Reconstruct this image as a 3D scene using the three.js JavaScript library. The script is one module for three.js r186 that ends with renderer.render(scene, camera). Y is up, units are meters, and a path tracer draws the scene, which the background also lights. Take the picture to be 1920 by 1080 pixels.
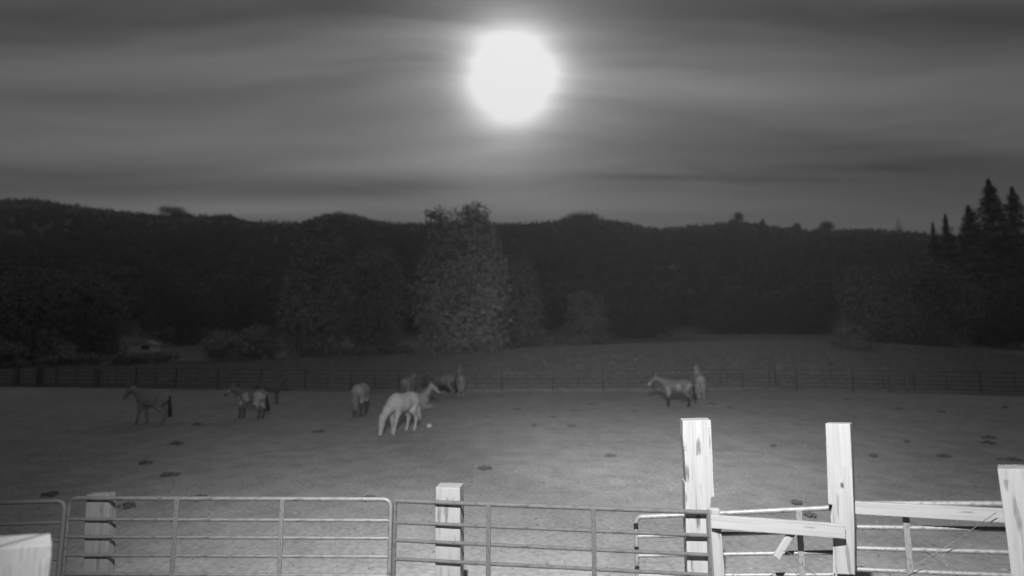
import * as THREE from 'three';
import { MarchingCubes } from 'three/addons/objects/MarchingCubes.js';
import { mergeGeometries, mergeVertices } from 'three/addons/utils/BufferGeometryUtils.js';
import { ImprovedNoise } from 'three/addons/math/ImprovedNoise.js';
import { RoundedBoxGeometry } from 'three/addons/geometries/RoundedBoxGeometry.js';

// ---------------------------------------------------------------- camera
const F = 1000, CAM_H = 3.0, HORIZON = 655;              // focal length and horizon in photo pixels (1920 x 1080)
const PITCH = Math.atan((HORIZON - 540) / F);
const scene = new THREE.Scene();
const camera = new THREE.PerspectiveCamera(2 * Math.atan(540 / F) * 180 / Math.PI, 1920 / 1080, 0.1, 5000);
camera.position.set(0, CAM_H, 0);
camera.rotation.set(PITCH, 0, 0);
camera.focus = 5.4; camera.userData.fStop = 0.55;          // lens wide open at night: the distance goes soft
const renderer = new THREE.WebGLRenderer();
renderer.toneMapping = THREE.LinearToneMapping;
renderer.toneMappingExposure = 1;
renderer.shadowMap.enabled = true;
scene.add(camera);

function ray(px, py) {
  const u = (px - 960) / F, v = (540 - py) / F, c = Math.cos(PITCH), s = Math.sin(PITCH);
  return new THREE.Vector3(u, v * c + s, -c + v * s);
}
function at(px, py, depth) { const d = ray(px, py); return d.multiplyScalar(depth / -d.z).add(new THREE.Vector3(0, CAM_H, 0)); }
function onHeight(px, py, y) { const d = ray(px, py); return d.multiplyScalar((y - CAM_H) / d.y).add(new THREE.Vector3(0, CAM_H, 0)); }

// ---------------------------------------------------------------- seeded noise
let seed = 7;
function rnd() { seed |= 0; seed = seed + 0x6D2B79F5 | 0; let t = Math.imul(seed ^ seed >>> 15, 1 | seed); t = t + Math.imul(t ^ t >>> 7, 61 | t) ^ t; return ((t ^ t >>> 14) >>> 0) / 4294967296; }
const R = (a, b) => a + (b - a) * rnd();
const perlin = (() => { const keep = Math.random; Math.random = rnd; const p = new ImprovedNoise(); Math.random = keep; return p; })();
const n3 = (x, y, z) => perlin.noise(x, y, z);
function fbm(x, y, z, oct = 4) { let s = 0, a = 1, f = 1, t = 0; for (let i = 0; i < oct; i++) { s += a * n3(x * f, y * f, z * f); t += a; a *= 0.5; f *= 2.03; } return s / t; }
const smooth = (a, b, x) => { const t = Math.min(1, Math.max(0, (x - a) / (b - a))); return t * t * (3 - 2 * t); };
const lerp = (a, b, t) => a + (b - a) * t;
function along(list, x) {
  if (x <= list[0][0]) return list[0][1];
  for (let i = 1; i < list.length; i++) if (x <= list[i][0]) return lerp(list[i - 1][1], list[i][1], (x - list[i - 1][0]) / (list[i][0] - list[i - 1][0]));
  return list[list.length - 1][1];
}

// ---------------------------------------------------------------- sky: night air and thin cloud with the moon behind it
const DEG = 180 / Math.PI;
function azel(px, py) { const d = ray(px, py).normalize(); return [Math.atan2(d.x, -d.z) * DEG, Math.asin(d.y) * DEG]; }
const MOON = azel(960, 146);
const BANKS = [ // px, py, half width px, half height px, tilt, amount
  [250, 25, 640, 56, 0.02, -0.045], [300, 130, 520, 34, 0.03, 0.04], [960, 8, 300, 26, 0, -0.1], [1260, 150, 200, 36, -0.03, 0.045], [520, 262, 620, 60, 0.05, 0.04],
  [760, 302, 260, 22, 0.06, 0.05], [880, 318, 120, 14, 0, 0.03], [450, 392, 250, 18, 0.02, 0.05], [720, 352, 230, 16, 0.05, -0.03],
  [1650, 330, 420, 80, -0.08, -0.04], [1560, 262, 330, 28, -0.2, -0.022], [1500, 165, 520, 40, -0.03, 0.03],
  [1650, 30, 520, 50, -0.04, -0.055], [1220, 333, 120, 6, -0.02, -0.055], [1680, 317, 48, 6, -0.1, -0.028],
  [1390, 342, 44, 3.5, 0, -0.02], [1150, 224, 16, 3, 0, 0.03], [100, 330, 300, 40, 0.03, -0.03], [960, 262, 160, 12, 0, -0.03],
  [1180, 120, 180, 8, -0.05, -0.03], [760, 112, 220, 9, 0.04, -0.03], [1060, 385, 300, 16, 0, 0.02], [640, 388, 620, 22, 0, 0.022], [1250, 60, 220, 12, -0.05, -0.02],
].map(([x, y, w, h, t, a]) => { const d = ray(x, y).normalize(); return { az: Math.asin(d.x) * DEG, el: Math.atan2(d.y, -d.z) * DEG, w: w / F * DEG * 0.92, h: h / F * DEG * 0.9, c: Math.cos(t), s: Math.sin(t), a }; });
function skyValue(az, el) {
  const e = Math.max(el, -4), ar = az / DEG, er = e / DEG;
  const X = Math.sin(ar) * Math.cos(er), Y = Math.sin(er), Z = Math.cos(ar) * Math.cos(er);
  const ang = Math.atan2(Y, Z), side = Math.asin(X) * DEG;     // the cloud bands lie along the ridge: level lines in planes through the left-right axis
  const warp = fbm(X * 2 + 5, Y * 6, Z * 2, 3) * 0.25;
  const st = fbm(X * 1.5 + 11, ang * 11 + warp * 3, 3, 5), fine = fbm(X * 4 + 2, ang * 40 + warp * 11, 7, 4);
  const away = Math.acos(Math.max(-1, Math.min(1, Y * Math.sin(MOON[1] / DEG) + Z * Math.cos(MOON[1] / DEG)))) * DEG;   // moonlit cloud dims away from the moon
  let v = lerp(0.112, 0.066, smooth(35, 95, away)) * (1 + 0.28 * st + 0.22 * fine);
  for (const b of BANKS) {
    const dx = side - b.az + warp * 2.4, dy = ang * DEG - b.el + warp * 3.2 * Math.min(1, b.h / 2);
    const p = (dx * b.c + dy * b.s) / b.w, q = (dy * b.c - dx * b.s) / b.h;
    const r2 = p * p + q * q; if (r2 < 9) v += b.a * Math.exp(-r2);
  }
  v = Math.max(v, 0.045);
  const dx = (az - MOON[0]) * Math.cos(er), dy = e - MOON[1], r = Math.hypot(dx, dy);
  const veil = 1 + 0.5 * st + 0.25 * fine;
  v += (1.9 * Math.exp(-((r / 3.75) ** 2)) + 0.26 * Math.exp(-((r / 8.6) ** 2)) + 0.06 * Math.exp(-((Math.hypot(dx * 0.62, dy) / 13) ** 2))) * Math.max(0.4, veil);
  return Math.min(v, 0.93);
}
{
  const W = 2048, Hh = 1024, data = new Float32Array(W * Hh * 4);
  for (let j = 0; j < Hh; j++) for (let i = 0; i < W; i++) {
    const el = ((j + 0.5) / Hh - 0.5) * 180, th = ((i + 0.5) / W - 0.5) * 2 * Math.PI;
    const az = Math.atan2(Math.cos(th), -Math.sin(th)) * DEG;
    const v = el > -5 ? skyValue(az, el) : 0.06, k = (j * W + i) * 4;
    data[k] = data[k + 1] = data[k + 2] = v; data[k + 3] = 1;
  }
  const t = new THREE.DataTexture(data, W, Hh, THREE.RGBAFormat, THREE.FloatType);
  t.mapping = THREE.EquirectangularReflectionMapping; t.magFilter = t.minFilter = THREE.LinearFilter; t.wrapS = THREE.RepeatWrapping; t.needsUpdate = true;
  scene.background = t; scene.environment = t;
}
// the moon, thinly clouded over
const moon = new THREE.DirectionalLight(0xffffff, 0.06);
moon.position.set(Math.sin(MOON[0] / DEG) * 100, Math.tan(MOON[1] / DEG) * 100, -100);
moon.castShadow = true; moon.shadow.radius = 9; moon.shadow.mapSize.set(2048, 2048);
Object.assign(moon.shadow.camera, { left: -90, right: 90, top: 90, bottom: -90, near: 1, far: 400 });
scene.add(moon, moon.target);

// the floodlight mast over the near corner of the yard: two infrared lamps (the fixture itself is built below)
const LAMPS = [
  { at: [-0.22, 6.2, 0.05], aim: [9.8, -27], angle: 50.5, power: 690 },   // wide lamp, tilted to the gates
  { at: [0.22, 6.2, 0.05], aim: [13.5, -4.5], angle: 29, power: 1430 },   // far lamp, level
].map((l) => {
  const [az, el] = l.aim.map((v) => v / DEG), dir = new THREE.Vector3(Math.sin(az) * Math.cos(el), Math.sin(el), -Math.cos(az) * Math.cos(el));
  const s = new THREE.SpotLight(0xffffff, l.power, 0, l.angle / DEG, 1, 2);
  s.position.set(...l.at).addScaledVector(dir, 0.09); s.target.position.set(...l.at).addScaledVector(dir, 20);
  s.castShadow = true; s.shadow.radius = 3; s.shadow.mapSize.set(2048, 2048);
  scene.add(s, s.target);
  return { ...l, dir };
});

scene.fog = new THREE.FogExp2(0xffffff, 0.00042);   // thin night mist, lit by the lamps and the sky

// ---------------------------------------------------------------- helpers
const counts = {};
function numbered(n) { counts[n] = (counts[n] ?? -1) + 1; return counts[n] ? `${n}_${String(counts[n]).padStart(3, '0')}` : n; }
function tag(o, label, category, group, kind) { o.userData.label = label; if (category) o.userData.category = category; if (group) o.userData.group = group; if (kind) o.userData.kind = kind; return o; }
function part(name, geo, mat, parent) { const m = new THREE.Mesh(geo, mat); m.name = name; m.castShadow = m.receiveShadow = true; parent.add(m); return m; }
function thing(name, label, category, group, pos) { const g = new THREE.Group(); g.name = numbered(name); if (pos) g.position.copy(pos); scene.add(g); return tag(g, label, category, group); }
function single(name, geo, mat, label, category, group, kind) { const m = part(numbered(name), geo, mat, scene); return tag(m, label, category, group, kind); }
function structure(name, geo, mat, label) { const m = part(name, geo, mat, scene); m.userData.kind = 'structure'; if (label) m.userData.label = label; return m; }
function grey(v, rough = 0.9, extra = {}) { const m = new THREE.MeshStandardMaterial({ roughness: rough, metalness: 0, ...extra }); m.color.setRGB(v, v, v); return m; }
function bar(a, b, r0, r1 = r0, seg = 8) {
  const d = new THREE.Vector3().subVectors(b, a), g = new THREE.CylinderGeometry(r1, r0, d.length(), seg, 1);
  g.applyQuaternion(new THREE.Quaternion().setFromUnitVectors(new THREE.Vector3(0, 1, 0), d.clone().normalize()));
  return g.translate((a.x + b.x) / 2, (a.y + b.y) / 2, (a.z + b.z) / 2);
}
const V = (x, y, z) => new THREE.Vector3(x, y, z);
function dataTex(w, h, fn, srgb = true) {
  const d = new Uint8Array(w * h * 4);
  for (let j = 0; j < h; j++) for (let i = 0; i < w; i++) { const v = Math.max(0, Math.min(1, fn(i / w, j / h))); const k = (j * w + i) * 4; d[k] = d[k + 1] = d[k + 2] = Math.round(255 * (srgb ? Math.pow(v, 1 / 2.2) : v)); d[k + 3] = 255; }
  const t = new THREE.DataTexture(d, w, h); t.wrapS = t.wrapT = THREE.RepeatWrapping; t.magFilter = THREE.LinearFilter; t.minFilter = THREE.LinearMipmapLinearFilter; t.generateMipmaps = true;
  if (srgb) t.colorSpace = THREE.SRGBColorSpace; t.needsUpdate = true; return t;
}
// ---------------------------------------------------------------- terrain
const EDGE = [[-600, 700], [0, 690], [200, 684], [500, 674], [870, 660], [1100, 648], [1400, 639], [1600, 642], [1750, 650], [1920, 661], [2500, 668]];
const RIDGE = [[-1800, 430], [-900, 390], [-300, 372], [0, 368], [60, 367], [130, 378], [230, 391], [300, 397], [395, 399], [430, 396], [450, 404], [480, 410], [560, 412], [580, 406], [610, 396], [640, 393], [670, 399],
  [700, 408], [740, 413], [920, 415], [1030, 411], [1060, 405], [1090, 401], [1130, 406], [1180, 413], [1210, 421], [1240, 424], [1300, 418], [1380, 410], [1430, 416], [1480, 423], [1530, 428], [1590, 424], [1700, 428], [1760, 435], [1920, 440], [2400, 425], [3400, 440]];
function H(x, z) {
  const r = Math.hypot(x, z);
  if (z > 25 || r < 40) return -0.06;
  const front = smooth(0.1, -0.5, z / r);                    // only the country ahead rises
  const px = 960 + F * x / Math.max(1, -z);
  const edge = z < -1 ? along(EDGE, px) : 700, ridge = z < -1 ? along(RIDGE, 960 + (px - 960) * 0.978) : 430;
  const e = CAM_H - (edge - HORIZON) / F * 66;
  const d = Math.max(1, -z);
  let h = e * smooth(40, 68, d) * 1.0 + Math.max(0, Math.min(d, 150) - 68) * 0.05 * smooth(68, 90, d);
  const dir = ray(960, ridge), top = dir.y / -dir.z * 600 + CAM_H - 3, t = (d - 125) / 475;
  if (t > 0) h = t < 1 ? lerp(h, top, Math.pow(t, 1.25)) + 6 * fbm(x * 0.011, 3, z * 0.011, 4) * Math.min(1, t * 3) * Math.min(1, (1 - t) * 5) : top - (d - 600) * 0.1;
  return -0.06 + (h + 0.05 * fbm(x * 0.12, 1, z * 0.12, 2) * smooth(42, 60, r)) * front;
}
function terrain(rings, azMin, azMax, nAz) {
  const pos = [], uv = [], idx = [];
  for (const r of rings) for (let i = 0; i <= nAz; i++) { const a = lerp(azMin, azMax, i / nAz), q = r / Math.max(0.5, Math.cos(a)), x = Math.sin(a) * q, z = -Math.cos(a) * q; pos.push(x, H(x, z), z); uv.push(x, z); }
  for (let j = 0; j + 1 < rings.length; j++) for (let i = 0; i < nAz; i++) { const a = j * (nAz + 1) + i, b = a + 1, c = a + nAz + 1, d = c + 1; idx.push(a, b, c, b, d, c); }
  const g = new THREE.BufferGeometry(); g.setAttribute('position', new THREE.Float32BufferAttribute(pos, 3)); g.setAttribute('uv', new THREE.Float32BufferAttribute(uv, 2)); g.setIndex(idx); g.computeVertexNormals();
  return g;
}
const dirtMap = dataTex(1024, 1024, (u, v) => 0.82 + 0.3 * fbm(u * 9, v * 9, 1, 4) + 0.42 * fbm(u * 70, v * 70, 5, 4));
const dirtBump = dataTex(1024, 1024, (u, v) => 0.5 + 0.45 * fbm(u * 30, v * 30, 2, 4) + 0.4 * fbm(u * 140, v * 140, 9, 2), false);
const grassMap = dataTex(512, 512, (u, v) => 0.78 + 0.45 * fbm(u * 7, v * 7, 3, 4) + 0.5 * fbm(u * 55, v * 55, 8, 3));
for (const [t, m] of [[dirtMap, 6.3], [dirtBump, 6.3], [grassMap, 9]]) { t.repeat.set(1 / m, 1 / m); t.wrapS = t.wrapT = THREE.MirroredRepeatWrapping; }
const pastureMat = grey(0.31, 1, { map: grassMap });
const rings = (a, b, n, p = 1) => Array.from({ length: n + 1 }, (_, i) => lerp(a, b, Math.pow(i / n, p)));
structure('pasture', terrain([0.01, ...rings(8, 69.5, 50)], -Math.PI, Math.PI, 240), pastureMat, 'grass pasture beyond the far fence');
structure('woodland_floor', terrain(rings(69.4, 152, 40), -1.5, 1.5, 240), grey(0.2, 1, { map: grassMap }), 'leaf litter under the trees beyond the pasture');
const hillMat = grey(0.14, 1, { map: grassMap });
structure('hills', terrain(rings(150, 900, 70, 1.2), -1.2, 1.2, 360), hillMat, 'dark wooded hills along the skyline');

// the far fence line, and the bare paddock inside it
const FENCE = [[-260, 722], [0, 724], [185, 726], [500, 731], [800, 736], [1000, 734], [1250, 733], [1460, 729], [1700, 736], [1920, 742], [2180, 748]].map(([x, y]) => onHeight(x, y, 0));
{
  const pos = [], uv = [], idx = [], col = [], nx = 220, nz = 170;
  for (let j = 0; j <= nz; j++) for (let i = 0; i <= nx; i++) {
    const s = i / nx * (FENCE.length - 1), k = Math.min(FENCE.length - 2, Math.floor(s)), f = V().lerpVectors(FENCE[k], FENCE[k + 1], s - k);
    const near = V(lerp(-14, 14, i / nx), 0, 14), t = Math.pow(j / nz, 1.15), p = near.lerp(f.setZ(f.z - 0.25), t);
    const y = (0.022 * fbm(p.x * 0.35, 4, p.z * 0.35, 3) + 0.018 * fbm(p.x * 1.9, 8, p.z * 1.9, 3)) * smooth(0, -6, p.z) - 0.02 * smooth(0.97, 1, t);
    pos.push(p.x, y, p.z); uv.push(p.x, p.z);
    const c = 1 + 0.2 * fbm(p.x * 0.2, 12, p.z * 0.2, 3) + 0.16 * fbm(p.x * 0.9, 2, p.z * 0.9, 3); col.push(c, c, c);
  }
  for (let j = 0; j < nz; j++) for (let i = 0; i < nx; i++) { const a = j * (nx + 1) + i, b = a + 1, c = a + nx + 1, d = c + 1; idx.push(a, b, c, b, d, c); }
  const g = new THREE.BufferGeometry(); g.setAttribute('position', new THREE.Float32BufferAttribute(pos, 3)); g.setAttribute('uv', new THREE.Float32BufferAttribute(uv, 2)); g.setAttribute('color', new THREE.Float32BufferAttribute(col, 3)); g.setIndex(idx); g.computeVertexNormals();
  structure('paddock_ground', g, grey(0.38, 1, { map: dirtMap, bumpMap: dirtBump, bumpScale: 0.008, vertexColors: true }), 'bare trodden dirt of the paddock');
}

// ---------------------------------------------------------------- trees
function leafGeometry(points) { // [x, y, z, size, nx, ny, nz, tone]
  const n = points.length, pos = new Float32Array(n * 12), nor = new Float32Array(n * 12), col = new Float32Array(n * 12), idx = new Uint32Array(n * 6);
  const N = V(), A = V(), B = V();
  points.forEach(([x, y, z, s, nx, ny, nz, tone], k) => {
    N.set(nx, ny, nz).normalize(); A.set(R(-1, 1), R(-1, 1), R(-1, 1)).cross(N).normalize(); B.crossVectors(N, A);
    const w = s * R(0.35, 0.6), l = s, bend = R(-0.25, 0.25) * s;
    [[-w, 0, 0], [0, -l, bend], [w, 0, 0], [0, l, bend]].forEach(([a, b, c], q) => {
      const o = k * 12 + q * 3;
      pos[o] = x + A.x * a + B.x * b + N.x * c; pos[o + 1] = y + A.y * a + B.y * b + N.y * c; pos[o + 2] = z + A.z * a + B.z * b + N.z * c;
      nor[o] = N.x; nor[o + 1] = N.y; nor[o + 2] = N.z; col[o] = col[o + 1] = col[o + 2] = tone;
    });
    const o = k * 4; idx.set([o, o + 1, o + 2, o, o + 2, o + 3], k * 6);
  });
  const g = new THREE.BufferGeometry(); g.setAttribute('position', new THREE.BufferAttribute(pos, 3)); g.setAttribute('normal', new THREE.BufferAttribute(nor, 3)); g.setAttribute('color', new THREE.BufferAttribute(col, 3)); g.setIndex(new THREE.BufferAttribute(idx, 1));
  return g;
}
// the photograph is taken in near-infrared light, in which living leaves are paler than to the eye
const leafMat = grey(0.36, 0.9, { vertexColors: true, side: THREE.DoubleSide });
const midLeafMat = grey(0.22, 0.9, { vertexColors: true, side: THREE.DoubleSide });
const dimLeafMat = grey(0.34, 0.9, { vertexColors: true, side: THREE.DoubleSide });
const needleMat = grey(0.11, 0.9, { vertexColors: true, side: THREE.DoubleSide });
const barkMat = grey(0.12, 1);
function crownGeometry(lobes, count, leaf, off) { // lobes: [x, y, z, rx, ry, rz]
  const vol = lobes.map((l) => Math.pow(l[3] * l[4] * l[5], 0.8)), sum = vol.reduce((a, b) => a + b, 0), pts = [];
  let guard = 0;
  while (pts.length < count && guard++ < count * 6) {
    let q = rnd() * sum, k = 0; while (q > vol[k] && k < lobes.length - 1) q -= vol[k++];
    const [cx, cy, cz, rx, ry, rz] = lobes[k];
    const a = R(0, 2 * Math.PI), c = R(-1, 1), s = Math.sqrt(1 - c * c), d = [s * Math.cos(a), c, s * Math.sin(a)];
    const bump = 1 + 0.2 * n3(d[0] * 2.2 + off + k, d[1] * 2.2, d[2] * 2.2) + 0.16 * n3(d[0] * 5 + off, d[1] * 5 + k, d[2] * 5);
    const rad = Math.pow(rnd(), 0.42) * bump, x = cx + d[0] * rx * rad, y = cy + d[1] * ry * rad, z = cz + d[2] * rz * rad;
    if (n3(x * 0.75 + off, y * 0.75, z * 0.75) < -0.12 - 0.3 * rnd()) continue;
    pts.push([x, y, z, leaf * R(0.6, 1.35), d[0] + R(-0.9, 0.9), d[1] + 0.4 + R(-0.9, 0.9), d[2] + R(-0.9, 0.9), R(0.75, 1.25)]);
  }
  return leafGeometry(pts);
}
function trunkGeometry(h, r, lobes) {
  const gs = [], top = V(R(-0.3, 0.3), h * 0.62, R(-0.3, 0.3)), mid = V(R(-0.2, 0.2), h * 0.28, R(-0.2, 0.2));
  gs.push(bar(V(0, -0.4, 0), mid, r * 1.25, r * 0.85, 9), bar(mid, top, r * 0.85, r * 0.4, 9));
  for (const [x, y, z] of lobes) { const s = V().lerpVectors(mid, top, R(0, 0.9)), e = V(x, y, z); if (e.y < s.y + 0.5) e.y = s.y + 0.6; gs.push(bar(s, e, r * 0.36, r * 0.1, 6)); }
  return mergeGeometries(gs);
}
let treeNo = 0;
// px ellipses of a crown: [cx, cy, rx, ry]; the tree stands at the given distance on the ground there
function tree(name, label, category, baseX, depth, ellipses, count, mat, group, leaf = 0.23) {
  count = Math.round(count * 1.75);
  const b = at(baseX, HORIZON, depth); b.y = H(b.x, b.z) - 0.05;
  const k = 1 / F * depth * 1.0, lobes = ellipses.map(([cx, cy, rx, ry]) => { const p = at(cx, cy, depth); return [p.x - b.x, p.y - b.y, R(-0.25, 0.25) * rx * k, rx * k, ry * k, rx * k * 0.9]; });
  const t = thing(name, label, category, group, b);
  const height = Math.max(...lobes.map((l) => l[1] + l[4])), wide = Math.max(...lobes.map((l) => l[3]));
  if (depth < 130 || depth > 500) for (const q of [-0.4, 0.05, 0.42]) { const ry = Math.min(height * 0.17, 2.2); lobes.push([q * wide, ry * 0.85, R(-0.2, 0.3) * wide, wide * 0.55, ry, wide * 0.5]); }
  part('trunk', trunkGeometry(height, Math.max(0.06, height * 0.019), lobes), barkMat, t);
  part('crown', crownGeometry(lobes, count, leaf, ++treeNo * 7.7), mat, t);
  return t;
}
const FAR = 'trees beyond the paddock';
tree('broadleaf_tree', 'tallest broadleaf tree, pale crown with two tufts standing above the ridge', 'tree', 868, 67, [[866, 590, 92, 72], [870, 500, 88, 66], [820, 548, 52, 80], [912, 545, 50, 84], [868, 440, 62, 48], [818, 405, 24, 22], [892, 402, 28, 26], [876, 392, 10, 14], [835, 455, 42, 40], [908, 450, 36, 44]], 15000, leafMat);
tree('broadleaf_tree', 'rounded broadleaf tree tucked against the right side of the tallest tree', 'tree', 985, 78, [[972, 590, 46, 66], [962, 520, 44, 52], [990, 575, 32, 70]], 6000, midLeafMat, FAR);
tree('broadleaf_tree', 'tall egg-shaped broadleaf tree between the low bushes and the tallest tree', 'tree', 592, 71, [[590, 580, 64, 84], [596, 490, 54, 70], [604, 440, 34, 32], [560, 560, 34, 90], [632, 545, 34, 90]], 11000, dimLeafMat);
tree('broadleaf_tree', 'dim broadleaf tree just left of the tallest tree', 'tree', 706, 80, [[700, 580, 52, 84], [702, 505, 48, 46], [735, 560, 32, 90], [668, 570, 30, 80]], 8000, dimLeafMat);
tree('broadleaf_tree', 'small round dim tree alone beyond the middle of the pasture', 'tree', 1096, 84, [[1096, 600, 40, 44], [1090, 566, 28, 26], [1118, 590, 24, 40]], 4200, midLeafMat);
tree('broadleaf_tree', 'broad dark tree beyond the bare middle of the pasture', 'tree', 1190, 98, [[1180, 590, 62, 52], [1150, 560, 40, 36], [1230, 600, 46, 40]], 6000, needleMat);
tree('broadleaf_tree', 'wide broadleaf tree with a bush at its foot, right half of the pasture edge', 'tree', 1640, 76, [[1632, 575, 66, 66], [1610, 540, 44, 46], [1670, 535, 52, 50], [1650, 600, 70, 46]], 8500, midLeafMat);
tree('broadleaf_tree', 'high domed broadleaf tree in the right-hand clump below the conifers', 'tree', 1745, 80, [[1742, 580, 72, 70], [1730, 525, 58, 44], [1785, 560, 50, 66], [1700, 590, 44, 56]], 9000, midLeafMat);
tree('broadleaf_tree', 'dark broadleaf tree under the tall conifer at the end of the clump', 'tree', 1866, 84, [[1860, 600, 62, 54], [1890, 570, 52, 60], [1930, 580, 60, 70], [1830, 610, 40, 44]], 7500, needleMat);
tree('broadleaf_tree', 'broad broadleaf tree at the far left end of the tree line', 'tree', 60, 74, [[50, 600, 80, 72], [30, 545, 62, 48], [100, 560, 56, 62], [-30, 600, 70, 70]], 9500, midLeafMat);
tree('broadleaf_tree', 'narrow broadleaf tree next to the small pale shed', 'tree', 186, 80, [[180, 590, 48, 72], [168, 545, 36, 40], [205, 600, 30, 56]], 6000, midLeafMat);
tree('broadleaf_tree', 'dark broadleaf tree rising behind the small pale shed', 'tree', 335, 118, [[330, 580, 62, 62], [310, 545, 44, 40], [370, 590, 50, 50]], 6500, needleMat);
tree('broadleaf_tree', 'dark broadleaf tree behind the low bushes', 'tree', 462, 112, [[462, 570, 52, 66], [440, 590, 40, 50], [492, 600, 34, 46]], 5500, needleMat);
tree('broadleaf_tree', 'far dark tree in the gap right of the bare pasture rise', 'tree', 1390, 120, [[1390, 585, 60, 46], [1340, 600, 48, 36], [1450, 600, 54, 40]], 6000, needleMat);
tree('broadleaf_tree', 'far dark spreading tree before the hill foot', 'tree', 1510, 116, [[1510, 580, 52, 54], [1540, 600, 40, 40], [1480, 610, 40, 34]], 5500, needleMat);
for (const [x, d, e, label] of [
  [430, 66, [[428, 644, 40, 26], [405, 656, 30, 18], [455, 650, 26, 22]], 'pale rounded bush in front of the dark trees near the pale shed'],
  [486, 69, [[482, 636, 34, 30], [500, 650, 26, 22]], 'taller rounded bush touching the egg-shaped tree'],
  [1602, 60, [[1600, 640, 34, 32], [1585, 620, 24, 22], [1625, 652, 26, 20]], 'rounded bush standing out on the pasture below the wide tree'],
  [20, 64, [[14, 660, 30, 20], [-20, 655, 34, 22]], 'low bush at the far left field edge'],
  [150, 66, [[150, 672, 40, 12], [110, 674, 34, 10]], 'low dark brush along the field edge left of the shed'],
  [250, 66, [[250, 670, 46, 10], [300, 669, 40, 9]], 'low dark brush in front of the small pale shed'],
  [690, 68, [[690, 657, 50, 12], [740, 655, 40, 12]], 'low brush under the dim tree left of the tallest tree'],
  [1040, 74, [[1030, 645, 44, 10], [1080, 642, 36, 10]], 'low brush at the foot of the small round tree'],
]) tree('bush', label, 'bush', x, d, e, x === 430 || x === 486 || x === 1602 ? 2600 : 1500, x === 430 || x === 486 ? dimLeafMat : midLeafMat, 'bushes along the pasture edge', 0.18);

function coniferGeometry(h, rad, leafCount) {
  const pts = [];
  while (pts.length < leafCount) {
    const t = Math.pow(rnd(), 1.15), y = h * (0.08 + 0.92 * t), tier = 0.5 + 0.5 * Math.abs(Math.sin(t * h * 1.5)), a = R(0, 2 * Math.PI);
    const rr = rad * (1 - t) * tier * (0.8 + 0.7 * n3(Math.cos(a) * 2.4 + h, t * 14, Math.sin(a) * 2.4)) * Math.pow(rnd(), 0.5) + 0.05;
    pts.push([Math.cos(a) * rr, y - rr * 0.22, Math.sin(a) * rr, R(0.25, 0.5) * (0.45 + 0.55 * (1 - t)) * Math.min(1.6, Math.max(0.5, rad / 3)), Math.cos(a) + R(-0.5, 0.5), 1.2 + R(-0.5, 0.5), Math.sin(a) + R(-0.5, 0.5), R(0.75, 1.25)]);
  }
  return leafGeometry(pts);
}
function conifer(label, x, topY, w, depth, n, group) {
  const b = at(x, HORIZON, depth); b.y = H(b.x, b.z) - 0.1;
  const h = at(x, topY, depth).y - b.y, rad = w / F * depth / 2;
  const t = thing('conifer', label, 'tree', group, b);
  part('trunk', bar(V(0, -0.3, 0), V(0, h * 0.97, 0), Math.max(0.08, h * 0.014), 0.03, 8), barkMat, t);
  part('crown', coniferGeometry(h, rad, n), needleMat, t);
}
const CON = 'conifers at the right end of the ridge';
conifer('tallest conifer, spire rising over the right end of the hills', 1886, 336, 340, 112, 12000, CON);
conifer('conifer leaning close behind the tallest conifer', 1930, 350, 300, 118, 6500, CON);
conifer('half-hidden conifer on the hill side of the tallest conifer', 1842, 385, 290, 122, 8000, CON);
conifer('slim pointed conifer standing clear of the clump', 1796, 401, 170, 130, 3800, CON);
conifer('shortest conifer beside the slim pointed one', 1770, 417, 120, 134, 2600, CON);
const RT = 'single trees on the skyline';
conifer('pointed tree on the low part of the ridge near the conifers', 1704, 408, 46, 560, 600, RT);
for (const [x, y, w, label] of [[323, 385, 46, 'flat-topped dark tree clump breaking the ridge line'], [1094, 398, 60, 'dark tree crowning the rounded wooded knoll'], [1385, 396, 15, 'lone small tree sticking up on the long smooth ridge'], [1551, 413, 24, 'dark tree in the dip of the ridge'], [1494, 416, 14, 'small dark tree on the descending ridge'], [1430, 410, 10, 'tiny tree just past the lone tree on the ridge']])
  tree('broadleaf_tree', label, 'tree', x, 590, [[x - w * 0.2, y + 8, w * 0.35, 8], [x + w * 0.25, y + 9, w * 0.3, 8], [x, y + 13, w * 0.6, 12]], 300 + 20 * w, needleMat, RT, 0.8);

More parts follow.
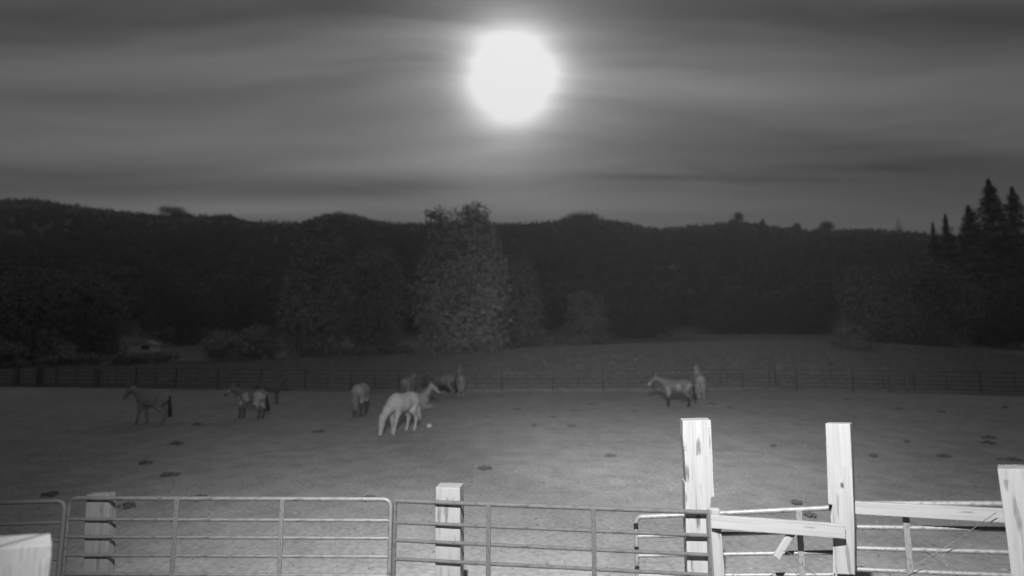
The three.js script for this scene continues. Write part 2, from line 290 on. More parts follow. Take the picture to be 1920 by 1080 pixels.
// the wood that covers the hills
{
  const protos = [coniferGeometry(9, 2.6, 170), crownGeometry([[0, 4.2, 0, 3.4, 3.2, 3.4], [1.4, 3.4, 0.6, 2.4, 2.2, 2.4], [-1.3, 5.2, -0.5, 2.2, 2, 2.2]], 260, 0.75, 91)];
  protos.forEach((g, k) => {
    const N = k ? 11000 : 4200, im = new THREE.InstancedMesh(g, needleMat, N), m = new THREE.Matrix4(), q = new THREE.Quaternion(), c = new THREE.Color();
    let i = 0;
    while (i < N) {
      const az = R(-0.95, 0.95), d = rnd() < 0.3 ? R(470, 612) : 135 + 475 * Math.pow(rnd(), 0.8), x = Math.tan(az) * d, z = -d;
      if (Math.hypot(x - 94, z + 308) < 17 || (Math.abs(x / d - 0.305) < 0.019 && d > 262 && d < 308)) continue;
      const s = R(0.65, 1.3) * lerp(1, 0.3, smooth(330, 590, d)) * (k ? 1 : lerp(1, 0.75, smooth(380, 590, d)));
      m.compose(V(x, H(x, z) - 0.4, z), q.setFromAxisAngle(V(0, 1, 0), R(0, 6.28)), V(s * R(0.9, 1.2), s, s)); im.setMatrixAt(i, m);
      const t = R(0.7, 1.2); im.setColorAt(i, c.setRGB(t, t, t)); i++;
    }
    im.name = k ? 'broadleaf_wood' : 'conifer_wood'; im.castShadow = im.receiveShadow = true;
    scene.add(tag(im, k ? 'broadleaf wood covering the dark hills' : 'conifer wood scattered over the dark hills', 'wood', null, 'stuff'));
  });
}

// ---------------------------------------------------------------- buildings in the distance
const paleMat = grey(0.8, 0.8), roofMat = grey(0.3, 0.8), darkMat = grey(0.03, 0.5), glassMat = grey(0.03, 0.15);
function gableHouse(name, label, category, pos, turn, w, d, wallH, roofH, extra) {
  const t = thing(name, label, category, null, pos); t.rotation.y = turn;
  const s = new THREE.Shape([new THREE.Vector2(-w / 2, -0.6), new THREE.Vector2(w / 2, -0.6), new THREE.Vector2(w / 2, wallH), new THREE.Vector2(0, wallH + roofH), new THREE.Vector2(-w / 2, wallH)]);
  part('wall', new THREE.ExtrudeGeometry(s, { depth: d, bevelEnabled: false }).translate(0, 0, -d), paleMat, t);
  const L = Math.hypot(w / 2, roofH) + 0.35, a = Math.atan2(roofH, w / 2);
  for (const sd of [-1, 1]) { const g = new THREE.BoxGeometry(L, 0.1, d + 0.5).translate(sd * (L / 2 - 0.02), 0, 0).rotateZ(-sd * a).translate(0, wallH + roofH + 0.08, -d / 2); part('roof_slope', g, roofMat, t); }
  extra(t);
}
{
  const p = at(271, HORIZON, 94); p.y = H(p.x, p.z);
  gableHouse('shed', 'small pale gabled shed with a lean-to at the dark tree edge', 'shed', p, 0.15, 2.3, 3, 1.3, 0.65, (t) => {
    part('doorway', new THREE.BoxGeometry(1.3, 0.75, 0.06).translate(0.1, 0.85, 0.02), darkMat, t);
    const l = part('lean_to', new THREE.BoxGeometry(1.25, 1.35, 2).translate(-1.85, 0.6, -1), paleMat, t);
    part('lean_to_roof', new THREE.BoxGeometry(1.45, 0.07, 2.3).rotateZ(0.12).translate(-1.87, 1.35, -1), roofMat, l);
  });
  const b = at(82, HORIZON, 90); b.y = H(b.x, b.z);
  const tank = thing('water_tank', 'tiny pale water tank under the trees at far left', 'tank', null, b);
  part('tank_body', new THREE.CylinderGeometry(0.45, 0.45, 0.9, 16).translate(0, 0.95, 0), paleMat, tank);
  part('tank_lid', new THREE.ConeGeometry(0.47, 0.2, 16).translate(0, 1.5, 0), roofMat, tank);
  for (const x of [-0.3, 0.3]) for (const z of [-0.3, 0.3]) part('leg', new THREE.BoxGeometry(0.1, 0.8, 0.1).translate(x, 0.2, z), darkMat, tank);
  const h = at(1265, HORIZON, 308); h.y = H(h.x, h.z);
  gableHouse('hill_house', 'pale house on the dark wooded hillside', 'house', h, -0.2, 7, 6, 3, 2, (t) => {
    for (const x of [-2.2, 0, 2.2]) { const w = part('window', new THREE.BoxGeometry(1.1, 1.2, 0.08).translate(x, 1.9, 0.02), darkMat, t); part('pane', new THREE.BoxGeometry(0.9, 1, 0.03).translate(x, 1.9, 0.08), glassMat, w); }
    part('wing', new THREE.BoxGeometry(3.4, 2.6, 4.5).translate(-5.25, 0.9, -2.6), paleMat, t);
  });
}

// ---------------------------------------------------------------- far fence of pipe panels
const farPipe = grey(0.085, 0.7), oldPost = grey(0.15, 1), palePost = grey(0.2, 1);
{
  const pts = FENCE, step = 3.66; let k = 0, p = pts[0].clone();
  const ends = [p.clone()];
  for (let i = 1; i < pts.length; i++) { let left = p.distanceTo(pts[i]); while (left >= step) { p = p.clone().add(V().subVectors(pts[i], p).setLength(step)); ends.push(p.clone()); left = p.distanceTo(pts[i]); } }
  for (let i = 0; i + 1 < ends.length; i++) {
    const a = ends[i], b = ends[i + 1], L = a.distanceTo(b) - 0.06;
    const t = thing('livestock_fence', 'dark tubular length of the far paddock fence with five rails', 'fence', 'lengths of the far paddock fence', V((a.x + b.x) / 2, 0, (a.z + b.z) / 2));
    t.rotation.y = -Math.atan2(b.z - a.z, b.x - a.x); t.rotation.z = R(-0.006, 0.006);
    for (const y of [0.28, 0.58, 0.87, 1.16, 1.48]) part('rail', bar(V(-L / 2, y, 0), V(L / 2, y, 0), 0.026, 0.026, 6), farPipe, t);
    for (const x of [-L / 2, 0, L / 2]) part('upright', bar(V(x, x ? -0.05 : 0.28, 0.01), V(x, 1.5, 0.01), 0.028, 0.028, 6), farPipe, t);
  }
}
for (const [x, y, top, w, label, dark] of [
  [1456, 729, 683, 0.36, 'thick dark timber post with a squared top in the far fence', 1], [1696, 737, 698, 0.2, 'dark post in the right stretch of the far fence, the thicker of a pair', 1], [1666, 736, 702, 0.24, 'squat post in the far fence next to a thinner one', 1],
  [80, 725, 684, 0.34, 'dark gate post, one of three at the left end of the far fence', 1], [35, 725, 690, 0.34, 'dark gate post, one of three at the left end of the far fence', 1], [186, 727, 692, 0.34, 'dark gate post, one of three at the left end of the far fence', 1],
]) {
  const b = onHeight(x, y - 1, 0); const h = at(x, top, -b.z).y;
  const g = new RoundedBoxGeometry(w, h + 0.3, w, 2, 0.02).translate(0, (h - 0.3) / 2, 0);
  const m = single('fence_post', g, oldPost, label, 'post', label.includes('three') ? 'gate posts at the left of the far fence' : undefined); m.position.set(b.x, 0, b.z + 0.3); m.rotation.y = R(-0.3, 0.3);
}
for (const x of [1190, 1362, 1556, 1020]) {
  const b = at(x, HORIZON, 47); b.y = H(b.x, b.z);
  const m = thing('pasture_stake', 'slim pale stake standing in the pasture behind the far fence', 'stake', 'pale stakes behind the far fence', b);
  part('shaft', new THREE.BoxGeometry(0.09, 1.7, 0.09).translate(0, 0.7, 0), oldPost, m); part('cap', new THREE.BoxGeometry(0.16, 0.3, 0.16).translate(0, 1.55, 0), palePost, m);
}

// ---------------------------------------------------------------- horses
function capField(bones, k) { // bones: [ax, ay, az, ar, bx, by, bz, br]
  return (x, y, z) => {
    let d = 10;
    for (const b of bones) {
      const ex = b[4] - b[0], ey = b[5] - b[1], ez = b[6] - b[2], px = x - b[0], py = y - b[1], pz = z - b[2];
      let t = (px * ex + py * ey + pz * ez) / (ex * ex + ey * ey + ez * ez + 1e-9); t = t < 0 ? 0 : t > 1 ? 1 : t;
      const qx = px - ex * t, qy = py - ey * t, qz = pz - ez * t, e = Math.sqrt(qx * qx + qy * qy + qz * qz) - (b[3] + (b[7] - b[3]) * t);
      if (e > d + k) continue; if (d > e + k) { d = e; continue; }
      const h = 0.5 + 0.5 * (d - e) / k; d = d + (e - d) * h - k * h * (1 - h);
    }
    return d;
  };
}
function chain(list, z = 0) { const out = []; for (let i = 0; i + 1 < list.length; i++) { const a = list[i], b = list[i + 1]; out.push([a[0], a[1], (a[3] ?? 0) + z, a[2], b[0], b[1], (b[3] ?? 0) + z, b[2]]); } return out; }
function horseBones(pose) {
  let B = [];
  if (pose === 'lying') {
    B.push(...chain([[-0.72, 0.42, 0.25], [-0.45, 0.4, 0.35], [0, 0.36, 0.37], [0.35, 0.42, 0.34], [0.5, 0.45, 0.26]]), ...chain([[0.1, 0.58, 0.22], [0.36, 0.62, 0.2]]));
    B.push(...chain([[0.4, 0.55, 0.24], [0.62, 0.82, 0.18], [0.86, 1.14, 0.125]]), ...chain([[0.88, 1.18, 0.12], [1.06, 1.05, 0.1], [1.26, 0.86, 0.066]]));
    for (const s of [-1, 1]) {
      B.push(...chain([[0.4, 0.36, 0.16, s * 0.14], [0.5, 0.26, 0.1, s * 0.2], [0.84, 0.12, 0.068, s * 0.2], [0.5, 0.07, 0.05, s * 0.24], [0.38, 0.07, 0.055, s * 0.24]]));
      B.push(...chain([[-0.5, 0.34, 0.24, s * 0.14], [-0.18, 0.26, 0.14, s * 0.28], [-0.6, 0.12, 0.07, s * 0.34], [-0.24, 0.07, 0.05, s * 0.36], [-0.12, 0.07, 0.055, s * 0.36]]));
      B.push(...chain([[0.84, 1.26, 0.03, s * 0.06], [0.85, 1.38, 0.012, s * 0.085]]));
    }
    return B;
  }
  B.push(...chain([[-0.66, 1.16, 0.25], [-0.45, 1.16, 0.3], [0, 1.08, 0.335], [0.32, 1.1, 0.32], [0.48, 1.08, 0.25]]), ...chain([[-0.62, 1.2, 0.25], [-0.3, 1.2, 0.25]]), ...chain([[0.08, 1.22, 0.22], [0.32, 1.29, 0.19]]));
  const heads = { graze: [[[0.42, 1.16, 0.25], [0.74, 0.92, 0.18], [1.0, 0.66, 0.125]], [[1.02, 0.64, 0.12], [1.07, 0.42, 0.1], [1.12, 0.1, 0.065]], [[1.0, 0.72], [1.09, 0.76]]],
    relaxed: [[[0.4, 1.2, 0.24], [0.7, 1.36, 0.18], [1.02, 1.5, 0.125]], [[1.03, 1.53, 0.12], [1.2, 1.36, 0.1], [1.4, 1.12, 0.066]], [[0.99, 1.61], [1.0, 1.73]]],
    alert: [[[0.4, 1.22, 0.24], [0.62, 1.5, 0.18], [0.84, 1.8, 0.125]], [[0.86, 1.84, 0.12], [1.05, 1.72, 0.1], [1.29, 1.55, 0.066]], [[0.82, 1.92], [0.82, 2.04]]] };
  const [nk, hd, er] = heads[pose === 'walk' ? 'relaxed' : pose === 'rest' ? 'alert' : pose];
  B.push(...chain(nk), ...chain(hd));
  const fl = { graze: [0.16, -0.1], walk: [0.14, -0.12] }[pose] ?? [0.02, -0.02], hl = { graze: [0.02, 0.14], walk: [-0.12, 0.14] }[pose] ?? [0.03, -0.04];
  [-1, 1].forEach((s, i) => {
    const f = fl[i], h = hl[i];
    B.push(...chain([[0.42, 1.02, 0.17, s * 0.13], [0.37, 0.8, 0.115, s * 0.15], [0.4 + f * 0.5, 0.48, 0.062, s * 0.14], [0.39 + f * 0.9, 0.17, 0.043, s * 0.14], [0.43 + f, 0.06, 0.06, s * 0.14]]));
    B.push(...chain([[-0.56, 1.1, 0.21, s * 0.12], [-0.44 + h * 0.3, 0.8, 0.14, s * 0.16], [-0.7 + h * 0.7, 0.52, 0.066, s * 0.15], [-0.66 + h, 0.17, 0.045, s * 0.14], [-0.61 + h, 0.06, 0.06, s * 0.14]]));
    B.push(...chain([[er[0][0], er[0][1], 0.03, s * 0.06], [er[1][0], er[1][1], 0.012, s * 0.085]]));
  });
  return B;
}
const bodies = {};
function horseBody(pose) {
  if (bodies[pose]) return bodies[pose];
  const f = capField(horseBones(pose), 0.055), n = 92, mc = new MarchingCubes(n, new THREE.MeshBasicMaterial(), false, false, 90000);
  mc.isolation = 0; const half = n / 2, c = [0.15, 0.98, 0], s = [1.34, 1.14, 0.56];
  for (let k = 0; k < n; k++) for (let j = 0; j < n; j++) for (let i = 0; i < n; i++)
    mc.field[i + j * n + k * n * n] = -f(c[0] + (i - half) / half * s[0], c[1] + (j - half) / half * s[1], c[2] + (k - half) / half * s[2]);
  mc.update();
  let g = new THREE.BufferGeometry(); g.setAttribute('position', new THREE.BufferAttribute(mc.positionArray.slice(0, mc.count * 3), 3));
  g = mergeVertices(g, 1e-5); g.scale(...s).translate(...c); g.computeVertexNormals();
  const nr = g.attributes.normal, p = g.attributes.position; let dot = 0;
  for (let i = 0; i < p.count; i++) dot += nr.getX(i) * (p.getX(i) - 0.1) + nr.getY(i) * (p.getY(i) - 1.1) + nr.getZ(i) * p.getZ(i);
  if (dot < 0) { const ix = g.index.array; for (let i = 0; i < ix.length; i += 3) { const t = ix[i]; ix[i] = ix[i + 1]; ix[i + 1] = t; } g.computeVertexNormals(); }
  return bodies[pose] = g;
}
const NECK = { graze: [[0.3, 1.46], [0.72, 1.13], [1.1, 0.76]], relaxed: [[0.3, 1.46], [0.68, 1.55], [0.98, 1.66]], walk: [[0.3, 1.46], [0.68, 1.55], [0.98, 1.66]], alert: [[0.28, 1.46], [0.5, 1.66], [0.76, 1.96]], rest: [[0.28, 1.46], [0.5, 1.66], [0.76, 1.96]], lying: [[0.25, 0.8], [0.5, 0.98], [0.78, 1.3]] };
const EYE = { graze: [1.12, 0.5], relaxed: [1.18, 1.46], walk: [1.18, 1.46], alert: [1.02, 1.82], rest: [1.02, 1.82], lying: [1.02, 1.15] };
function strandGeometry(roots, count, len, fall, r) { // hair: tapered strands
  const gs = [];
  for (let i = 0; i < count; i++) { const [a, b] = roots(i / (count - 1)); gs.push(bar(a, b, r, r * 0.3, 5)); }
  return mergeGeometries(gs);
}
const hoofMat = grey(0.06, 0.6), eyeMat = grey(0.02, 0.2);
// coat(x, y, z) gives the colour of the hair there
function horse(label, px, py, turn, pose, size, coat, maneTone, tailTone) {
  const b = onHeight(px, py, 0); const t = thing('horse', label, 'horse', 'horses loose in the paddock', b); t.rotation.y = turn; t.scale.setScalar(size);
  const g = horseBody(pose).clone(), p = g.attributes.position, col = new Float32Array(p.count * 3);
  for (let i = 0; i < p.count; i++) { const v = coat(p.getX(i), p.getY(i), p.getZ(i)) * (1 + 0.1 * n3(p.getX(i) * 9, p.getY(i) * 9, p.getZ(i) * 9)); col[i * 3] = col[i * 3 + 1] = col[i * 3 + 2] = v; }
  g.setAttribute('color', new THREE.BufferAttribute(col, 3));
  part('body', g, grey(1, 0.75, { vertexColors: true }), t);
  const nk = NECK[pose], mm = grey(maneTone, 0.9), lying = pose === 'lying';
  part('mane', strandGeometry((u) => { const q = u < 0.5 ? V(lerp(nk[0][0], nk[1][0], u * 2), lerp(nk[0][1], nk[1][1], u * 2), 0) : V(lerp(nk[1][0], nk[2][0], u * 2 - 1), lerp(nk[1][1], nk[2][1], u * 2 - 1), 0); q.y -= 0.03; return [q, q.clone().add(V(R(-0.05, 0.05) - 0.03, R(-0.3, -0.2), 0.14 + R(0, 0.05)))]; }, 34, 0, 0, 0.03), mm, t);
  const ty = lying ? 0.55 : 1.3, tx = lying ? -0.94 : -0.88;
  part('tail', strandGeometry((u) => [V(tx, ty - 0.05, (u - 0.5) * 0.05), V(tx - 0.12 + R(-0.08, 0.06), lying ? 0.05 : R(0.32, 0.5), (u - 0.5) * 0.24)], 26, 0, 0, 0.026), grey(tailTone, 0.9), t);
  const e = EYE[pose]; for (const s of [-1, 1]) part('eye', new THREE.SphereGeometry(0.022, 8, 6).translate(e[0], e[1], s * 0.095), eyeMat, t);
  return t;
}
const plain = (v, socks = v) => (x, y) => (y < 0.42 ? socks : v);
const pinto = (light, dark, spots, legs) => (x, y, z) => { if (y < 0.5) return legs; for (const [cx, cy, r] of spots) { if (Math.hypot(x - cx, (y - cy) * 0.8) < r * (1 + 0.6 * n3(x * 5, y * 5, z * 5))) return light; } return dark; };
const LEFT = Math.PI, face = (px, deg) => deg / DEG;
horse('white horse grazing with its head down, brightest of the herd', 752, 812, face(0, 180 + 62), 'graze', 0.98, plain(0.38), 0.34, 0.38);
horse('light grey horse lying down with head raised behind the white grazing horse', 778, 767, face(0, -14), 'lying', 1.0, plain(0.24), 0.15, 0.15);
horse('pale horse seen from behind, beyond the white grazing horse', 765, 752, face(0, 82), 'relaxed', 0.92, plain(0.22), 0.1, 0.14);
horse('dim horse standing broadside with dark mane, close before the far fence', 828, 745, face(0, 168), 'walk', 0.98, (x, y) => (x < -0.1 ? 0.13 : 0.095), 0.015, 0.012);
horse('grey horse seen from behind next to the dark-maned horse by the far fence', 863, 744, face(0, 100), 'rest', 0.98, plain(0.17, 0.2), 0.1, 0.2);
horse('pale horse standing alone, seen squarely from behind', 676, 779, face(0, 91), 'graze', 0.98, (x, y) => (y < 0.62 ? 0.07 : 0.3), 0.2, 0.22);
horse('pinto horse with white patches and a black tail, left of the lone pale horse', 467, 785, face(0, 172), 'relaxed', 0.86, pinto(0.38, 0.15, [[-0.62, 1.0, 0.33], [0.05, 1.05, 0.2], [0.42, 0.9, 0.17], [1.2, 1.4, 0.12]], 0.06), 0.02, 0.012);
horse('dim grey horse facing right behind the pinto horse', 506, 757, face(0, 8), 'alert', 0.86, plain(0.1), 0.05, 0.03);
horse('dusky horse with a black tail standing alone at the dim left side', 281, 796, face(0, 170), 'walk', 0.92, (x, y) => (y < 0.3 ? 0.22 : x > -0.45 && x < -0.2 ? 0.32 : 0.27), 0.14, 0.03);
horse('dark brown pinto horse with black legs and thick black tail at the right', 1268, 763, face(0, 176), 'relaxed', 1.0, pinto(0.2, 0.1, [[-0.1, 1.12, 0.12], [-0.14, 0.9, 0.13], [-0.7, 1.02, 0.18], [0.46, 0.86, 0.14], [1.36, 1.2, 0.1]], 0.015), 0.02, 0.01);
horse('pale horse seen from behind, past the tail of the dark pinto', 1312, 747, face(0, 80), 'alert', 1.0, plain(0.24), 0.15, 0.2);

// ---------------------------------------------------------------- things lying on the paddock
const dungMat = grey(0.1, 1);
function clod(r, flat, k) { const g = new THREE.IcosahedronGeometry(r, 2), p = g.attributes.position; for (let i = 0; i < p.count; i++) { const s = 1 + 0.35 * n3(p.getX(i) / r * 1.4 + k, p.getY(i) / r * 1.4, p.getZ(i) / r * 1.4 + k); p.setXYZ(i, p.getX(i) * s, p.getY(i) * s * flat, p.getZ(i) * s); } return g; }
[[240, 951, 1], [1145, 857, 1.1], [911, 880, 1.1], [318, 892, 1.2], [273, 870, 1], [690, 938, 1.2], [1190, 772, 1], [1072, 800, 1], [1037, 783, 1.2], [330, 833, 1.4], [1856, 822, 1.3], [1852, 831, 1.6], [1768, 857, 1.3], [1590, 750, 1],
  [1685, 768, 1.4], [1765, 773, 1.2], [1885, 765, 1.3], [1895, 863, 1.8], [1366, 765, 1.3], [1493, 947, 0.5], [1002, 800, 0.6], [1075, 771, 1.8], [95, 930, 0.8], [372, 936, 1.2], [1110, 758, 2], [370, 797, 1.2], [600, 810, 1.8], [1335, 758, 1.5], [1700, 830, 0.5], [1450, 838, 0.5], [1280, 755, 1], [970, 768, 1.5], [1640, 857, 0.6], [1518, 971, 0.6]].forEach(([x, y, s], i) => {
  s *= 0.8; const gs = [], n = 14 + Math.floor(s * 10), p0 = onHeight(x, y, 0);
  for (let k = 0; k < n; k++) { const r = R(0.018, 0.042), a = R(0, 6.28), q = Math.pow(rnd(), 0.8) * 0.17 * s; gs.push(clod(r, 0.75, i * 3 + k).translate(Math.cos(a) * q * 1.25, r * 0.45 + Math.max(0, 0.06 - q * 0.3), Math.sin(a) * q * 0.9)); }
  const m = single('manure_pile', mergeGeometries(gs), dungMat, 'dark clump of manure lying on the bare paddock dirt', 'manure', 'manure clumps on the paddock'); m.position.copy(p0);
});
{ const s = single('pale_stone', clod(0.11, 0.8, 77), grey(0.5, 0.9), 'pale stone on the dirt beside the white grazing horse', 'stone'); s.position.copy(onHeight(805, 801, 0)).setY(0.05); }
{ // loose clods and straw
  const N = 6000, g = clod(0.016, 0.6, 3), im = new THREE.InstancedMesh(g, grey(0.2, 1), N), m = new THREE.Matrix4(), q = new THREE.Quaternion(), c = new THREE.Color();
  for (let i = 0; i < N; i++) { const d = 4.5 + 31 * Math.pow(rnd(), 1.5), x = R(-1.05, 1.05) * d, s = R(0.3, 1) * (rnd() < 0.05 ? 1.7 : 1); m.compose(V(x, 0.004, -d), q.setFromAxisAngle(V(0, 1, 0), R(0, 6.28)), V(s * R(0.8, 2), s, s)); im.setMatrixAt(i, m); const t = rnd() < 0.3 ? R(0.6, 0.9) : R(1, 1.8); im.setColorAt(i, c.setRGB(t, t, t)); }
  im.name = 'loose_clods'; im.receiveShadow = im.castShadow = true; scene.add(tag(im, 'loose clods and bits of straw on the dirt', 'clods', null, 'stuff'));
}
{ // pasture grass, thicker along the far fence
  const gs = []; for (let i = 0; i < 14; i++) { const a = R(0, 6.28), b = new THREE.BufferGeometry(), w = 0.012, l = R(0.1, 0.24), o = V(R(-0.2, 0.2), 0, R(-0.2, 0.2)), tip = V(o.x + Math.cos(a) * 0.1, l, o.z + Math.sin(a) * 0.1);
    b.setAttribute('position', new THREE.Float32BufferAttribute([o.x - w * Math.sin(a), 0, o.z + w * Math.cos(a), o.x + w * Math.sin(a), 0, o.z - w * Math.cos(a), ...tip.toArray()], 3)); b.computeVertexNormals(); gs.push(b); }
  const g = mergeGeometries(gs), N = 52000, im = new THREE.InstancedMesh(g, grey(0.31, 1, { side: THREE.DoubleSide }), N), m = new THREE.Matrix4(), q = new THREE.Quaternion(), c = new THREE.Color();
  for (let i = 0; i < N; i++) {
    const s = R(0, FENCE.length - 1.001), k = Math.floor(s), f = V().lerpVectors(FENCE[k], FENCE[k + 1], s - k), out = i < 9000 ? R(-0.25, 1) : 1 + 36 * Math.pow(rnd(), 1.05), p = f.clone().multiplyScalar(1 + out / f.length()); if (p.z < -69) p.multiplyScalar(R(55, 69) / -p.z);
    const z = R(0.6, 1.3); m.compose(V(p.x, H(p.x, p.z), p.z), q.setFromAxisAngle(V(0, 1, 0), R(0, 6.28)), V(z * 1.3, z, z * 1.3)); im.setMatrixAt(i, m); const t = R(0.7, 1.25); im.setColorAt(i, c.setRGB(t, t, t));
  }
  im.name = 'pasture_grass'; im.receiveShadow = im.castShadow = true; scene.add(tag(im, 'rough grass along and beyond the far fence', 'grass', null, 'stuff'));
}

// ---------------------------------------------------------------- near posts, boards and gates
function woodTexture(z, stain, knots) { // one metre wide, two metres tall
  return dataTex(512, 1024, (u, v) => {
    let uu = u, ring = 0; for (const [kx, ky, kr] of knots) { const dx = u - kx, dy = (v - ky) * 2, d = Math.hypot(dx, dy * 0.6); uu += 0.02 * Math.exp(-((d / (kr * 2)) ** 2)) * Math.sign(dx); if (d < kr) ring = Math.max(ring, 1 - d / kr); }
    const g = fbm(uu * 70 + z, v * 2.2, z, 4), w = fbm(uu * 14 + z, v * 1.1, z + 4, 3), st = smooth(0.1, 0.42, fbm(uu * 16 + z * 3, v * 5, z + 9, 4));
    const crack = smooth(0.34, 0.5, fbm(uu * 46 + z * 5, v * 1.4, z + 2, 3));
    return (0.92 + 0.28 * g + 0.28 * w) * (1 - stain * st) * (1 - 0.65 * crack) * (1 - 0.75 * smooth(0, 0.5, ring));
  });
}
const wood = [woodTexture(1, 0.65, []), woodTexture(5, 0.45, [[0.08, 0.92, 0.018], [0.07, 0.73, 0.018]]), woodTexture(9, 0.5, [[0.14, 0.45, 0.014]]), woodTexture(13, 0.55, [])].map((t, i) => { t.repeat.set(1, 0.5); return grey(i === 3 ? 0.2 : 0.24, 0.85, { map: t, bumpMap: t, bumpScale: 0.003 }); });
// a sawn post: its outline in photo pixels gives its real outline on the upright plane at that distance
function post(label, outline, depth, thick, mat, turn = 0, az = null) {
  const n = outline.length, half = n / 2, cx = outline.reduce((a, p) => a + p[0], 0) / n, base = at(cx, HORIZON, depth).setY(0);
  const N = az === null ? V(base.x, 0, base.z).normalize() : V(Math.sin(az / DEG), 0, -Math.cos(az / DEG)), side = V(-N.z, 0, N.x), eye = V(0, CAM_H, 0);      // the front faces the yard corner
  const o2 = outline.map(([x, y]) => { const d = ray(x, y), k = V().subVectors(base, eye).dot(N) / d.dot(N), p = d.multiplyScalar(k).add(eye); return new THREE.Vector2(p.clone().sub(base).dot(side), p.y); });
  // the first half runs down the right side, the second half up the left; below the photo the sides go straight into the ground
  const r = o2[half - 1], l = o2[half], pts = [...o2.slice(0, half), new THREE.Vector2(r.x, -0.35), new THREE.Vector2(l.x, -0.35), ...o2.slice(half)];
  const g = new THREE.ExtrudeGeometry(new THREE.Shape(pts), { depth: thick - 0.012, bevelEnabled: true, bevelSize: 0.006, bevelThickness: 0.006, bevelSegments: 2, bevelOffset: -0.006 }).translate(0, 0, -thick + 0.006);
  const uv = g.attributes.uv, q = g.attributes.position; for (let i = 0; i < uv.count; i++) uv.setXY(i, q.getX(i) + q.getZ(i) * 0.9 + 0.13, q.getY(i));
  const m = single('timber_post', g, mat, label, 'post'); m.position.copy(base); m.rotation.y = Math.atan2(-N.x, -N.z) + turn; return m;
}
post('tall bleached timber post with a chipped edge behind the pipe gate', [[1333, 788], [1337, 870], [1338, 906], [1340, 931], [1334, 934], [1332, 950], [1331, 1075], [1289, 1075], [1286, 980], [1284, 908], [1287, 905], [1284, 860], [1280, 820], [1280, 789]], 5.19, 0.2, wood[0], 0, 10);
post('tall bleached timber post with two knots, boards nailed on both sides', [[1594, 795], [1598, 880], [1600, 938], [1602, 990], [1603, 1078], [1563, 1078], [1560, 1000], [1556, 972], [1560, 948], [1552, 946], [1549, 850], [1547, 795]], 4.7, 0.13, wood[1], -0.14);
post('broad leaning timber post at the end of the long board', [[1930, 880], [1934, 900], [1945, 1000], [1953, 1080], [1896, 1080], [1888, 1010], [1877, 930], [1870, 879]], 4.15, 0.22, wood[2]);
post('weathered broad timber post with a slanting cut top, closest to the mast', [[97, 1021], [96, 1050], [92, 1080], [-12, 1080], [-10, 1050], [-8, 1028]], 2.6, 0.22, grey(0.52, 0.85, { map: wood[0].map, bumpMap: wood[0].map, bumpScale: 0.003 }));
post('squared timber post behind the shiny pipe gate', [[202, 927], [203, 990], [200, 1078], [156, 1078], [158, 985], [162, 928]], 5.637, 0.11, grey(0.21, 0.85, { map: wood[3].map, bumpMap: wood[3].map, bumpScale: 0.003 }), 0, 0);
post('short squared timber post behind the dull rusty pipe gate', [[862, 915], [863, 960], [863, 1078], [816, 1078], [816, 960], [817, 914]], 5.484, 0.2, wood[3], 0, 6);
function board(name, label, a, b, w, thick, mat) {
  const d = V().subVectors(b, a), L = d.length(), g = new RoundedBoxGeometry(w, L, thick, 2, 0.006), uv = g.attributes.uv, p = g.attributes.position;
  for (let i = 0; i < uv.count; i++) uv.setXY(i, p.getX(i) + p.getZ(i) + 0.3, p.getY(i) + 1);
  const m = single(name, g, mat, label, 'board'); m.position.addVectors(a, b).multiplyScalar(0.5);
  const y = d.normalize(), zz = V(0, 0, 1).addScaledVector(y, -y.z).normalize(), x = V().crossVectors(y, zz); m.quaternion.setFromRotationMatrix(new THREE.Matrix4().makeBasis(x, y, zz)); return m;
}
const boardMat = grey(0.23, 0.85, { map: wood[2].map, bumpMap: wood[2].map, bumpScale: 0.003 });
board('fence_board', 'pale board sloping from the narrow upright to the knotted post', at(1333, 977, 5.0), at(1584, 996, 4.67), 0.115, 0.04, boardMat);
board('fence_board', 'long pale board between the knotted post and the leaning post', at(1599, 951, 4.78), at(1890, 967, 4.345), 0.105, 0.04, boardMat);
board('brace_board', 'short pale board end hanging down at a slant under the sloping board', at(1486, 996, 4.84), at(1455, 1046, 4.8), 0.056, 0.03, boardMat);
board('gate_upright', 'narrow pale upright where the pipe gates meet', at(1338, 953, 5.06), V(at(1347, 1080, 5.06).x + 0.04, -0.2, -5.06), 0.095, 0.06, boardMat);

const galv = new THREE.MeshStandardMaterial({ roughness: 0.55, metalness: 0.2 }); galv.color.setRGB(0.16, 0.16, 0.16);
const galvPale = new THREE.MeshStandardMaterial({ roughness: 0.5, metalness: 0.2 }); galvPale.color.setRGB(0.19, 0.19, 0.19);
const pipeMap = dataTex(64, 1024, (u, v) => (0.95 + 0.5 * fbm(u * 3, v * 40, 2, 3)) * (1 - 0.5 * smooth(0.12, 0.4, fbm(u * 2.5 + 9, v * 26, 6, 4)))); galv.map = galvPale.map = pipeMap;
const rusty = grey(0.07, 0.85, { map: pipeMap, bumpMap: dirtBump, bumpScale: 0.002 }), galvDull = grey(0.12, 0.7);
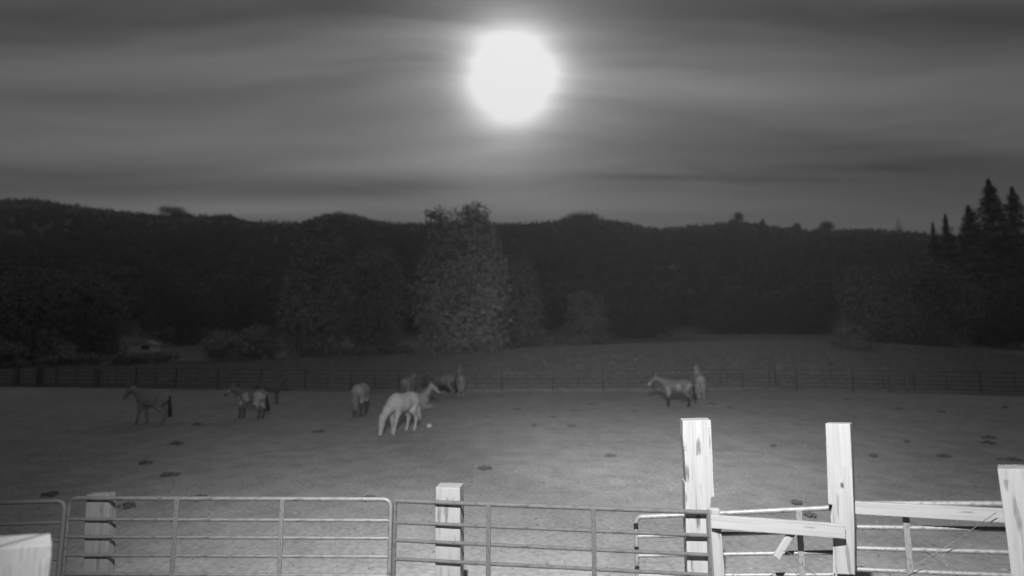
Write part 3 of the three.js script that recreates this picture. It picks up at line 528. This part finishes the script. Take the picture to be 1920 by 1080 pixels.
// a pipe gate between two top corners: round-cornered frame standing on its feet, rails, uprights
function gate(label, a, b, drops, ups, mat, r, corners = [1, 1], railMat = mat) {
  const t = thing('pipe_gate', label, 'gate', null, V(a.x, 0, a.z)), dx = V(b.x - a.x, 0, b.z - a.z), L = dx.length(); t.rotation.y = -Math.atan2(dx.z, dx.x);
  const y0 = a.y, y1 = b.y, c = 0.085, Y = (x) => lerp(y0, y1, x / L);
  const path = new THREE.CurvePath(), P = (x, y) => V(x, y, 0);
  const s = [P(0, 0), P(0, y0 - (corners[0] ? c : 0.0)), P(corners[0] ? c : 0.0, y0), P(L - (corners[1] ? c : 0), y1), P(L, y1 - (corners[1] ? c : 0)), P(L, 0)];
  const gs = [bar(s[0], s[1], r, r, 10), bar(s[2], s[3], r, r, 10), bar(s[4], s[5], r, r, 10)];
  if (corners[0]) gs.push(new THREE.TubeGeometry(new THREE.QuadraticBezierCurve3(s[1], P(0, y0), s[2]), 8, r, 10)); if (corners[1]) gs.push(new THREE.TubeGeometry(new THREE.QuadraticBezierCurve3(s[3], P(L, y1), s[4]), 8, r, 10));
  part('frame', mergeGeometries(gs.map((g) => g.toNonIndexed())), mat, t);
  for (const d of drops) { if (Math.min(y0, y1) - d > 0.12) part('rail', bar(P(0, y0 - d), P(L, y1 - d), r * 0.82, r * 0.82, 10), railMat, t); }
  for (const u of ups) part('upright', new RoundedBoxGeometry(r * 2.1, Y(u * L) - 0.16, r * 0.9, 2, 0.004).translate(u * L, (Y(u * L) + 0.16) / 2, r * 0.75), mat, t);
  return t;
}
const DROPS = [0.205, 0.375, 0.55, 0.73, 0.93, 1.14];
const T = (x, y, h) => onHeight(x, y, h);
gate('pipe gate with a rounded corner at the left end of the yard fence', T(-260, 950, 1.5), T(122, 939, 1.5), DROPS, [0.5], galvDull, 0.021);
gate('lighter galvanised pipe gate with both top corners rounded', T(131, 934, 1.5), T(733, 936, 1.5), DROPS, [0.338, 0.666], galv, 0.021);
gate('dull rusty pipe gate in front of the short post', T(741, 939, 1.5), T(1328, 961, 1.5), DROPS, [0.315, 0.65], rusty, 0.021, [0, 0]);
gate('pale pipe gate with rounded corner behind the chipped post', at(1192, 967, 5.5), at(1580, 951, 4.87), [0.195, 0.375, 0.56, 0.75, 0.95, 1.15], [0.42, 0.805], galvPale, 0.023, [1, 0]);
gate('pale pipe gate behind the long board, ending at the leaning post', at(1592, 944, 4.85), at(1915, 945, 4.42), [0.195, 0.37, 0.545, 0.73, 0.93, 1.13, 1.33], [0.34], galvPale, 0.023, [0, 0]);

const wireMat = new THREE.MeshStandardMaterial({ roughness: 0.6, metalness: 0.3 }); wireMat.color.setRGB(0.12, 0.12, 0.12);
function wire(label, pts) { single('fence_wire', new THREE.TubeGeometry(new THREE.CatmullRomCurve3(pts), 40, 0.003, 5), wireMat, label, 'wire'); }
wire('slack wire crossing under the short slanting board', [at(1345, 1090, 4.9), at(1400, 1066, 4.86), at(1455, 1036, 4.8), at(1475, 1034, 4.8), at(1505, 1062, 4.8), at(1560, 1095, 4.78)]);
wire('thin wire running from the leaning post down across the pale pipe gate', [at(1868, 961, 4.3), at(1840, 980, 4.36), at(1790, 1015, 4.5), at(1690, 1074, 4.62), at(1640, 1100, 4.68)]);
wire('thin wire slanting from the pale pipe gate towards the ground', [at(1700, 1010, 4.7), at(1738, 1036, 4.7), at(1770, 1060, 4.66), at(1810, 1095, 4.6)]);

// ---------------------------------------------------------------- the floodlight mast
{
  const t = thing('floodlight_mast', 'tall timber mast with two infrared floodlights outside the near gates', 'mast', null, V(0, 0, 0.75));
  part('pole', bar(V(0, -0.5, 0), V(0, 6.5, 0), 0.14, 0.1, 16), wood[1], t);
  part('crossarm', new RoundedBoxGeometry(0.9, 0.1, 0.1, 2, 0.01).translate(0, 6.2, -0.16), oldPost, t);
  for (const l of LAMPS) {
    const p = V(...l.at).sub(t.position), q = new THREE.Quaternion().setFromUnitVectors(V(0, 0, -1), l.dir);
    const arm = part('bracket', bar(V(p.x, 6.2, -0.2), p.clone().addScaledVector(l.dir, -0.1), 0.03, 0.03, 8), darkMat, t);
    const h = part('lamp_housing', new THREE.CylinderGeometry(0.12, 0.09, 0.16, 20).rotateX(-Math.PI / 2).applyQuaternion(q).translate(...p.clone().addScaledVector(l.dir, -0.04).toArray()), darkMat, t);
    const glow = new THREE.MeshStandardMaterial({ emissive: 0xffffff, emissiveIntensity: 3, roughness: 0.4 });
    part('lens', new THREE.CircleGeometry(0.105, 24).rotateX(Math.PI).applyQuaternion(q).translate(...p.clone().addScaledVector(l.dir, 0.05).toArray()), glow, h);
  }
}
scene.traverse((o) => { if (o.isMesh) o.castShadow = o.receiveShadow = true; });
renderer.render(scene, camera);
